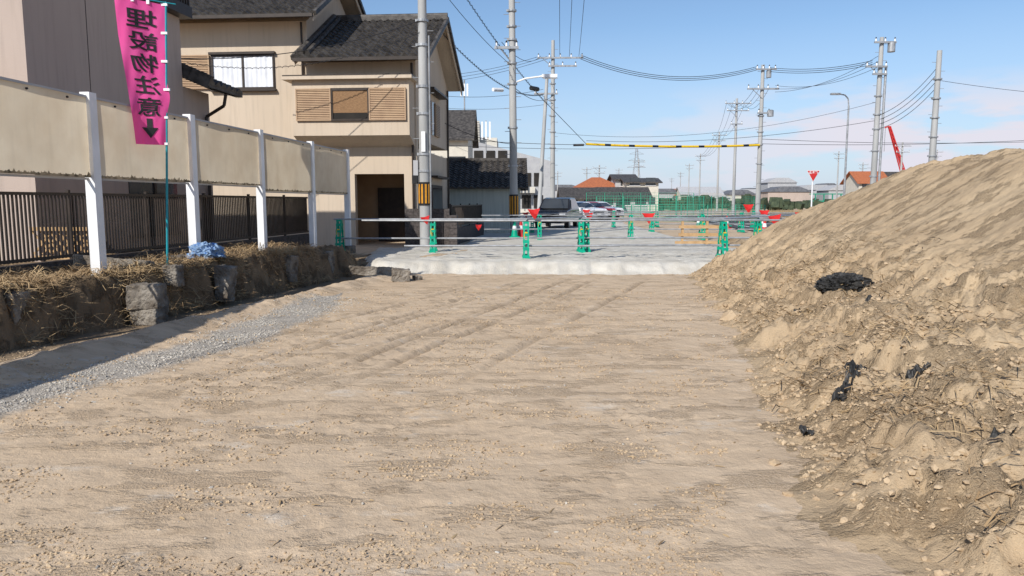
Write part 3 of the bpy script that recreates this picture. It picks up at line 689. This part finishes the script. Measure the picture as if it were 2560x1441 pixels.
cu=bpy.data.curves.new('t','FONT'); cu.body='止まれ'; cu.size=.17; cu.align_x='CENTER'; cu.offset=.004; to=link(bpy.data.objects.new('lettering',cu)); to.parent=e; to.location=(0,-.08,3.19); to.rotation_euler=(math.pi/2,0,0); cu.materials.append(M['white'])
e=empty('crawler_crane',(62,120,0)); b=MB().use('redp')
a=Vector((-1.9,0,13.6)); c=Vector((1.6,0,4))
for o1,o2 in((-.3,-.3),(.3,-.3),(-.3,.3),(.3,.3)): b.cyl(a+Vector((o1*.4,o2*.4,0)),c+Vector((o1,o2,0)),.09,n=6)
for k in range(14):
    p=a.lerp(c,k/14);q=a.lerp(c,(k+1)/14); w=.12+.18*k/14; b.cyl(p+Vector((-w,-w,0)),q+Vector((w,-w,0)),.05,n=5)
b.cyl(a,a+Vector((-.7,0,-.25)),.1,n=6); b.obj('boom',e)
b=MB().use('redp'); b.box(.2,4,-1.3,1.3,1.5,3.9); b.use('glass').box(.15,.9,-1.35,-.2,2.2,3.7); b.use('black').box(-.5,4.5,-1.6,-1,.2,1.3); b.box(-.5,4.5,1,1.6,.2,1.3); b.use('steel').cyl(a+Vector((-.6,0,-.3)),a+Vector((-.6,0,-4)),.05,n=6); b.obj('body',e)
e=empty('power_pylon',(66.5,400,0)); b=MB().use('steel')
def leg(z): return 3.2*(1-z/30)**1.3+.45
zs=[0,5,9,13,16.5,19.5,22,24.5,27,30]
for z0,z1 in zip(zs,zs[1:]):
    a_,c_=leg(z0),leg(z1)
    for sx,sy in((-1,-1),(1,-1),(1,1),(-1,1)): b.cyl((sx*a_,sy*a_,z0),(sx*c_,sy*c_,z1),.15,n=4)
    b.cyl((-a_,-a_,z0),(c_,-c_,z1),.09,n=4); b.cyl((a_,-a_,z0),(-c_,-c_,z1),.09,n=4)
for z,w in((20,5),(23.5,4.4),(27,3.8)): b.cyl((-w,0,z),(w,0,z),.15,n=4); b.cyl((-w,0,z),(0,0,z+1.6),.09,n=4); b.cyl((w,0,z),(0,0,z+1.6),.09,n=4)
b.obj('lattice',e)
# ---------------------------------------------------------------- barricades
def stand(b,x,y,z0,h=.86):
    for sy in(-1,1):
        for dx in(-.055,.055):
            b.use('green'); p0=Vector((x+dx,y+sy*.26,z0)); p1=Vector((x+dx*.8,y+sy*.05,z0+h)); d=p1-p0
            b.obox((p0+p1)/2,(.036,.045,d.length),Matrix.Rotation(math.atan2(sy*.21,h),3,'X'))
        for k in range(5):
            t=.06+.2*k; yy=y+sy*(.26-.21*t); b.use('green').box(x-.075,x+.075,yy-.03,yy+.03,z0+h*t-.03,z0+h*t+.035)
        yy=y+sy*(.26-.21*.62); b.use('yellow').box(x-.05,x-.038,yy-.036,yy-.031,z0+h*.4,z0+h*.7); b.box(x-.035,x+.035,yy-.03,yy+.03,z0+h*.72-.012,z0+h*.72+.012)
        b.use('green').box(x-.09,x+.09,y+sy*.26-.05,y+sy*.26+.05,z0-.02,z0+.05)
    b.use('green').box(x-.07,x+.07,y-.08,y+.08,z0+h-.03,z0+h+.02); b.box(x-.05,x+.05,y-.015,y+.015,z0+.3,z0+.34)
def barricade(stands,pipes,z=.25):
    e=empty('pipe_barricade')
    for i,(x,y) in enumerate(stands):
        b=MB(); stand(b,x,y,z); b.obj('stand_%d'%i,e)
    b=MB().use('steel')
    for a,c in pipes: b.cyl(a,c,.0243,n=12)
    b.obj('pipes',e,smooth=True); return e
barricade([(.34,17.9),(5.1,17.9),(9.5,18.0)],[((-3.7,18.3,1.15),(2.8,17.85,1.15)),((2.7,17.9,1.165),(10,17.95,1.165)),((-2.6,17.84,.55),(2.6,17.84,.55)),((2.2,17.9,.56),(9,17.9,.56))])
barricade([(-4.65,20.0),(-2.15,20.2),(1.88,20.2),(2.06,20.5),(6.7,20.2)],[((-4.8,20.0,1.14),(1.9,20.2,1.14)),((1.4,20.25,1.16),(8.5,20.25,1.16)),((-4.8,20.1,.62),(1.9,20.2,.62)),((1.4,20.25,.63),(8,20.25,.63)),((.34,17.95,1.19),(2.0,20.4,1.19)),((5.1,17.95,1.19),(6.7,20.2,1.19))])
barricade([(1.0,27),(4.4,27.5),(7.0,27.3)],[((-1.1,26.8,1.12),(4.5,27.5,1.12)),((4.3,27.5,1.1),(9.5,27.4,1.1)),((-1,26.8,.62),(4.5,27.5,.62)),((4.3,27.5,.6),(9.5,27.3,.6))])
barricade([(.9,33),(6.4,34),(10.5,34),(12.5,30),(14.8,29.6)],[((0,33,1.1),(6.4,34,1.1)),((6.3,34,1.1),(13,34,1.1)),((6.3,34,.6),(13,34,.6)),((12.4,30,1.1),(17,29.4,1.1)),((12.4,30,.6),(17,29.4,.6))])
barricade([(2.9,40),(5.5,40.2),(8,41),(10.5,41),(13,40)],[((2,40,1.1),(13,40.5,1.1)),((2,40,.6),(13,40.5,.6))])
b=MB().use('steel'); b.cyl((5.5,21.5,1.12),(14,31,1.12),.024,n=8); b.cyl((7,26,1.12),(16,33,1.12),.024,n=8); b.obj('loose_scaffold_pipe')
def pennant(x,y,z,w=.36,rot=0):
    b=MB().use('red'); vs=[(-w/2,0,0),(w/2,0,0),(w/2*.55,-.03,-w*.42),(.03,.02,-w*.85),(-w/2*.45,.03,-w*.45),(0,.03,-.02),(0,-.01,-w*.4)]
    b.add(vs,[(0,5,6,4),(5,1,2,6),(4,6,3),(6,2,3)]); o=b.obj('red_pennant'); o.location=(x,y,z); o.rotation_euler=(R.uniform(-.1,.1),R.uniform(-.2,.2),rot); return o
pennant(.52,17.8,1.44,.31,.2); pennant(-2.35,20.0,1.22,.28,.5); pennant(5.0,27.2,1.2,.48); pennant(7.1,20.1,1.25,.38,.1); pennant(9.5,28,1.3,.40); pennant(-.9,20,1.0,.2,.6); pennant(3.4,33,1.1,.4); pennant(.6,33,1.15,.3); pennant(11.6,30,1.2,.4); pennant(13.5,31,1.2,.35); pennant(4.0,40,1.2,.45); pennant(10.8,34,1.5,.5); pennant(2.6,44,1.5,.5)
b=MB(); rp=[Vector((-3.5+i*.45,20.3+i*.35,1.12-.12*math.sin(i/9*math.pi))) for i in range(12)]
b.use('wire').path(rp,.008,5); b.obj('boundary_rope')
def cone(x,y,matk='green',z=.25):
    e=empty('traffic_cone',(x,y,z)); b=MB().use(matk); b.box(-.19,.19,-.19,.19,0,.04); b.cyl((0,0,.04),(0,0,.28),.14,.095,16,False); b.cyl((0,0,.44),(0,0,.70),.068,.03,16)
    b.use('white').cyl((0,0,.28),(0,0,.44),.095,.068,16,False); b.obj('body',e,smooth=True)
for c in((11.3,31,'green'),(12.6,33,'green'),(13.4,34,'green'),(11.8,35,'redp'),(.35,29,'redp'),(.1,28.6,'green'),(11,38,'redp'),(14.2,38,'green'),(9.8,39,'green'),(15.5,31,'redp'),(10.9,32,'redp'),(17.5,44,'redp'),(12.2,42,'green')): cone(*c)
grid('gravel_heap',lines(7.6,11.2,.12),lines(23,28,.15),lambda x,y:.15+.75*math.exp(-(((x-9.3)/.9)**2+((y-25.4)/1.1)**2))+.06*fbm(x,y,0,3,3)-.06,'gravel')
grid('spoil_heap',lines(5.8,9.2,.12),lines(21,27,.15),lambda x,y:.14+.25*math.exp(-(((x-7.5)/.9)**2+((y-24)/1.8)**2))+.08*fbm(x,y,3,2,4),'mound')
b=MB().use('wood'); b.box(5.4,7.0,24.0,24.04,.75,.85); b.box(5.4,7.0,24.0,24.04,.5,.6); b.box(5.2,6.9,23.6,23.64,.28,.36)
for x in(5.5,6.3,6.9): b.box(x,x+.07,24.045,24.12,.1,1.1)
b.obj('timber_barrier')
b=MB()
for r_ in range(6):
    for c_ in range(5):
        b.use('blockwall').box(-3.35+c_*.28,-3.35+c_*.28+.272,23.2,23.38,.2+r_*.2,.2+r_*.2+.193)
b.use('concrete').box(-3.34,-1.96,23.215,23.365,.1,1.38)
for r_ in range(5): b.use('blockwall').box(-1.95,-1.7,22.9,23.5,.2+r_*.2,.2+r_*.2+.19)
b.obj('block_wall')
S=empty('storage_shed',(0,0,0)); b=MB().use('shedwall')
b.box(-4.5,.35,33,38,.1,2.25)
for k in range(48): b.box(-4.45+k*.1,-4.42+k*.1,32.975,33,.2,2.2)
b.prism([(33,2.25),(38,2.25),(35.4,3.45)],'x',-4.5,.348)
for k in range(50): b.box(.35,.372,33.1+k*.098,33.13+k*.098,.2,2.3)
b.obj('walls',S)
b=MB(); f=Vector((0,2.8,1.35)); tiled(b,(-4.8,32.6,2.2),(1,0,0),f,5.5,f.length); f=Vector((0,-2.9,1.35)); tiled(b,(-4.8,38.3,2.2),(1,0,0),f,5.5,f.length); b.box(-4.8,.7,35.3,35.5,3.52,3.66)
b.box(.6,.72,32.6,32.75,2.1,2.3); b.add([(.7,32.6,2.1),(.7,35.4,3.45),(.7,35.4,3.6),(.7,32.6,2.25)],[(0,1,2,3)]); b.add([(.7,38.3,2.1),(.7,35.4,3.45),(.7,35.4,3.6),(.7,38.3,2.25)],[(0,1,2,3)]); b.obj('roof',S)
# ---------------------------------------------------------------- cars
def car(x,y,rz,matk,kind='suv'):
    e=empty('parked_car',(x,y,.22),rz); L_,Wd=(4.4,1.75); hr=1.62 if kind=='suv' else 1.42
    prof=[(-L_/2,.35),(-L_/2+.02,.75),(-L_/2+.2,.92),(-L_/2+1.2,1.0),(-L_/2+1.85,hr-.06),(-L_/2+2.3,hr),(L_/2-.7,hr-.02),(L_/2-.15,1.0),(L_/2,.8),(L_/2,.35)]
    b=MB().use(matk); vs=[];n=len(prof)
    for s in(-1,1):
        for (yy,z) in prof: vs.append((s*(Wd/2-(.16*max(0,(z-.95)/.6))),yy,z))
    b.add(vs,[(i,(i+1)%n,n+(i+1)%n,n+i) for i in range(n)]+[tuple(range(n)),tuple(range(n,2*n))]); b.obj('body',e,bevel=.05)
    b=MB().use('glass'); g=Wd/2-.16
    b.add([(-g-.02,-L_/2+1.25,1.04),(g+.02,-L_/2+1.25,1.04),(g-.08,-L_/2+1.83,hr-.1),(-g+.08,-L_/2+1.83,hr-.1)],[(0,1,2,3)])
    for s in(-1,1): b.add([(s*(Wd/2+.004),-L_/2+1.5,1.0),(s*(Wd/2+.004),L_/2-.5,1.0),(s*(g+.05),L_/2-.85,hr-.12),(s*(g+.05),-L_/2+2.0,hr-.12)],[(0,1,2,3)])
    b.obj('windows',e,loc=(0,-.03,.015))
    b=MB().use('lamp')
    for s in(-1,1): b.box(s*.5,s*.8,-L_/2-.03,-L_/2+.1,.68,.82)
    b.use('black').box(-.45,.45,-L_/2-.03,-L_/2+.05,.6,.8); b.box(-.8,.8,-L_/2-.04,-L_/2+.05,.3,.42); b.use('white').box(-.17,.17,-L_/2-.06,-L_/2-.04,.44,.6); b.obj('front',e)
    b=MB()
    for sx in(-1,1):
        for yy in(-1.35,1.35): b.use('black').cyl((sx*.66,yy,.32),(sx*.88,yy,.32),.32,n=20); b.use('steel').cyl((sx*.885,yy,.32),(sx*.89,yy,.32),.19,n=12)
    b.obj('wheels',e); return e
car(2.45,40,-14,'carblack'); car(4.6,52,35,'carwhite','sedan'); car(5.6,55,35,'carred','sedan'); car(6.6,58,35,'carwhite','sedan')
def mesh_fence(p0,p1,h,matk='mesh'):
    e=empty('mesh_fence'); p0=Vector(p0);p1=Vector(p1); d=p1-p0; n=int(d.length/2); b=MB().use(matk)
    for i in range(n+1): q=p0+d*i/n; b.cyl(q,q+Vector((0,0,h)),.04,n=6)
    for k in range(9): z=h*k/8; b.cyl(p0+Vector((0,0,z)),p1+Vector((0,0,z)),.014,n=4)
    m=int(d.length/.25)
    for i in range(m): q=p0+d*i/m; b.cyl(q,q+Vector((0,0,h)),.010,n=3)
    b.obj('panels',e)
mesh_fence((7.5,66,.2),(17,66,.2),1.9); mesh_fence((9,56,.2),(17,50,.2),1.2); mesh_fence((17,72,.2),(26,80,.2),2.0); mesh_fence((8,80,.2),(20,82,.2),2.4)
b=MB()
for k in range(10): b.use('white' if k%2 else 'redp').prism([(22+k*1.1,0.2),(23.08+k*1.1,.2),(22.95+k*1.1,1.15),(22.12+k*1.1,1.15)],'y',52,52.4)
b.obj('water_filled_barrier')
# ---------------------------------------------------------------- background houses
def house(name,x,y,w,d,h,hr,wall,roof,z0=.1,hip=False,wins=3,floors=1):
    e=empty(name,(x,y,0)); b=MB().use(wall); b.box(-w/2,w/2,0,d,z0,h)
    if not hip: b.prism([(0,h),(d,h),(d/2,hr-.08)],'x',-w/2,w/2)
    b.obj('walls',e)
    b=MB().use(roof); o=.5
    if hip: b.add([(-w/2-o,-o,h),(w/2+o,-o,h),(w/2+o,d+o,h),(-w/2-o,d+o,h),(-w/2+d/2*.8,d/2,hr),(w/2-d/2*.8,d/2,hr)],[(0,1,5,4),(1,2,5),(2,3,4,5),(3,0,4),(0,3,2,1)])
    else:
        s=(hr-h)/(d/2)*o
        for y0,sg in((-o,1),(d+o,-1)): b.add([(-w/2-o,y0,h-s),(w/2+o,y0,h-s),(w/2+o,d/2,hr),(-w/2-o,d/2,hr),(-w/2-o,y0,h-s+.15),(w/2+o,y0,h-s+.15),(w/2+o,d/2,hr+.15),(-w/2-o,d/2,hr+.15)],[(0,1,2,3),(4,5,6,7),(0,1,5,4),(1,2,6,5),(3,0,4,7)])
    b.obj('roof',e)
    b=MB().use('glass')
    for f in range(floors):
        for k in range(wins): xx=-w/2+w*(k+.5)/wins; zz=1.2+f*2.8; b.box(xx-.7,xx+.7,-.04,-.002,zz,zz+1.1); b.use('white').box(xx-.8,xx+.8,-.1,-.002,zz-.1,zz-.02); b.use('glass')
    b.obj('windows',e)
house('tiled_roof_house',13,112,7.0,7,3.6,5.4,'cream','orangeroof',hip=True)
house('dark_roof_house',9.6,92,6.5,6,2.1,3.3,'greywall','tile'); house('dark_roof_house',14.4,95,6,6,2.2,3.4,'greywall','tile')
house('beige_house',18.9,108,4.6,6,4.4,5.0,'cream','tile',floors=2,wins=2); house('beige_house',17.0,112,3,6,5.0,5.7,'greywall','tile',floors=2,wins=1)
house('far_house',62,128,5,6,5,6.8,'cream','orangeroof',floors=2,wins=2); house('far_house',70,135,8,6,5.2,7,'greywall','tile',floors=2,wins=3)
house('far_house',56,220,12,8,4,6,'cream','greywall',wins=4)
house('solar_roof_house',-6.1,58,5.4,7,6.6,8.9,'cream','tile',floors=2,wins=3)
e=empty('apartment_block',(0,0,0)); b=MB().use('cream'); b.box(-8,-1.6,80,88,.1,8.4)
for k in range(14): b.use('cream').box(-7.6,-3.4,79.0,79.1,7.7+k*.17,7.8+k*.17)
b.use('greywall').box(-7.5,-3.5,79.2,84,7.6,10.1); b.obj('tower',e)
b=MB().use('greywall'); b.prism([(-4,.1),(4.2,.1),(4.2,5.6),(-4,7.7)],'y',75,82)
b.obj('wing',e)
b=MB()
for f in range(3):
    z=1.0+f*2.2
    for k in range(6):
        if z+1.4<7.6-(k*1.2)*.26: b.use('dark').box(-3.8+k*1.2,-2.9+k*1.2,74.9,74.99,z,z+1.3)
    if z<5.5: b.use('cream').box(-4,3.6-f*1.3,74.3,74.85,z-.7,z-.1)
b.obj('balconies',e)
b=MB()
for i in range(300):
    y=R.uniform(200,520); x=R.uniform(-.12,.62)*y; w=R.uniform(6,14); h=R.uniform(2.6,5.0)*(1+(.5 if R.random()<.08 else 0)); d=8
    b.use(R.choice(['cream','greywall','greywall','greywall','stuccoA'])); b.box(x-w/2,x+w/2,y,y+d,0,h)
    b.use(R.choice(['farroof','greywall','farroof','farroof','greywall'] + (['orangeroof'] if R.random()<.3 else []))); b.prism([(x-w/2-.4,h+.01),(x+w/2+.4,h+.01),(x+w*.2,h+1.5),(x-w*.2,h+1.5)],'y',y-.3,y+d+.3)
b.obj('distant_town')
b=MB().use('hedge')
for i in range(420):
    y=R.uniform(120,380); x=R.uniform(-.1,.62)*y; r=R.uniform(.8,2.0)
    for k in range(5): b.obox((x+R.uniform(-r,r),y+R.uniform(-1,1),R.uniform(.3,1.4)*r*.7),(r*R.uniform(.5,1),r,r*R.uniform(.5,1)),Matrix.Rotation(R.random()*3,3,'Z')@Matrix.Rotation(R.random()*2,3,'X'))
b.obj('distant_trees')
b=MB().use('drygrass')
for i in range(9000):
    x=R.uniform(16,38); y=R.uniform(50,72)
    if x<16+ (y-50)*.3: continue
    h=R.uniform(.3,.8); a=R.uniform(-.15,.15); b.add([(x,y,.2),(x+.09,y,.2),(x+.04+a,y+a,.2+h)],[(0,1,2)])
b.obj('dry_grass_verge')
b=MB().use('mesh')
for k in range(7): b.box(57+k*1.6,57.15+k*1.6,140,140.3,1.9,3.0)
b.box(56,68,140,140.4,3.0,3.2); b.box(56,68,140,140.4,1.6,1.9); b.obj('green_girder_bridge')
# ---------------------------------------------------------------- world, sun, camera
EL,AZ=36,30
w=bpy.data.worlds.new('World'); scene.world=w; w.use_nodes=True; nt=w.node_tree; N=nt.nodes; L=nt.links
bg=N['Background']; bg.inputs[1].default_value=.13
sk=N.new('ShaderNodeTexSky'); sk.sky_type='NISHITA'; sk.sun_disc=False; sk.sun_elevation=math.radians(EL); sk.sun_rotation=math.radians(180+AZ); sk.air_density=1.0; sk.dust_density=.4; sk.ozone_density=4.0
tc=N.new('ShaderNodeTexCoord'); sep=N.new('ShaderNodeSeparateXYZ'); L.new(tc.outputs['Generated'],sep.inputs[0])
mp=N.new('ShaderNodeMapping'); mp.inputs['Scale'].default_value=(5,5,20); L.new(tc.outputs['Generated'],mp.inputs[0])
nz=N.new('ShaderNodeTexNoise'); nz.inputs['Scale'].default_value=1.9; nz.inputs['Detail'].default_value=9; L.new(mp.outputs[0],nz.inputs['Vector'])
def mr(inp,a,b_,c=0,d=1):
    r=N.new('ShaderNodeMapRange'); r.inputs[1].default_value=a; r.inputs[2].default_value=b_; r.inputs[3].default_value=c; r.inputs[4].default_value=d; L.new(inp,r.inputs[0]); return r.outputs[0]
def ml(a,c):
    x=N.new('ShaderNodeMath'); x.operation='MULTIPLY'; L.new(a,x.inputs[0]); L.new(c,x.inputs[1]); return x.outputs[0]
def mxc(f,a,col):
    m_=N.new('ShaderNodeMix'); m_.data_type='RGBA'; L.new(f,m_.inputs[0]); L.new(a,m_.inputs[6]); m_.inputs[7].default_value=(*col,1); return m_.outputs[2]
hz=mxc(mr(sep.outputs[2],.22,0,0,.75),sk.outputs[0],(3.8,4.6,6.3))
f=ml(ml(mr(nz.outputs[0],.40,.53),mr(sep.outputs[2],.15,.10)),mr(sep.outputs[0],.12,.40,.08,1.0))
L.new(mxc(f,hz,(6.0,5.9,6.6)),bg.inputs[0])
sl_=bpy.data.lights.new('sun','SUN'); sl_.energy=5.0; sl_.angle=math.radians(.5); sl_.color=(1,.955,.89); so=link(bpy.data.objects.new('sun',sl_))
a=math.radians(AZ); e_=math.radians(EL); tosun=Vector((-math.sin(a)*math.cos(e_),-math.cos(a)*math.cos(e_),math.sin(e_))); so.rotation_euler=tosun.to_track_quat('Z','Y').to_euler()
cam=bpy.data.cameras.new('camera'); cam.sensor_width=36; cam.lens=26; cam.clip_end=6000; cam.clip_start=.05
co=link(bpy.data.objects.new('camera',cam)); co.location=(0,0,1.6); co.rotation_euler=(math.radians(90-6.63),0,0); scene.camera=co
scene.view_settings.view_transform='Standard'; scene.view_settings.look='None'; scene.view_settings.exposure=0
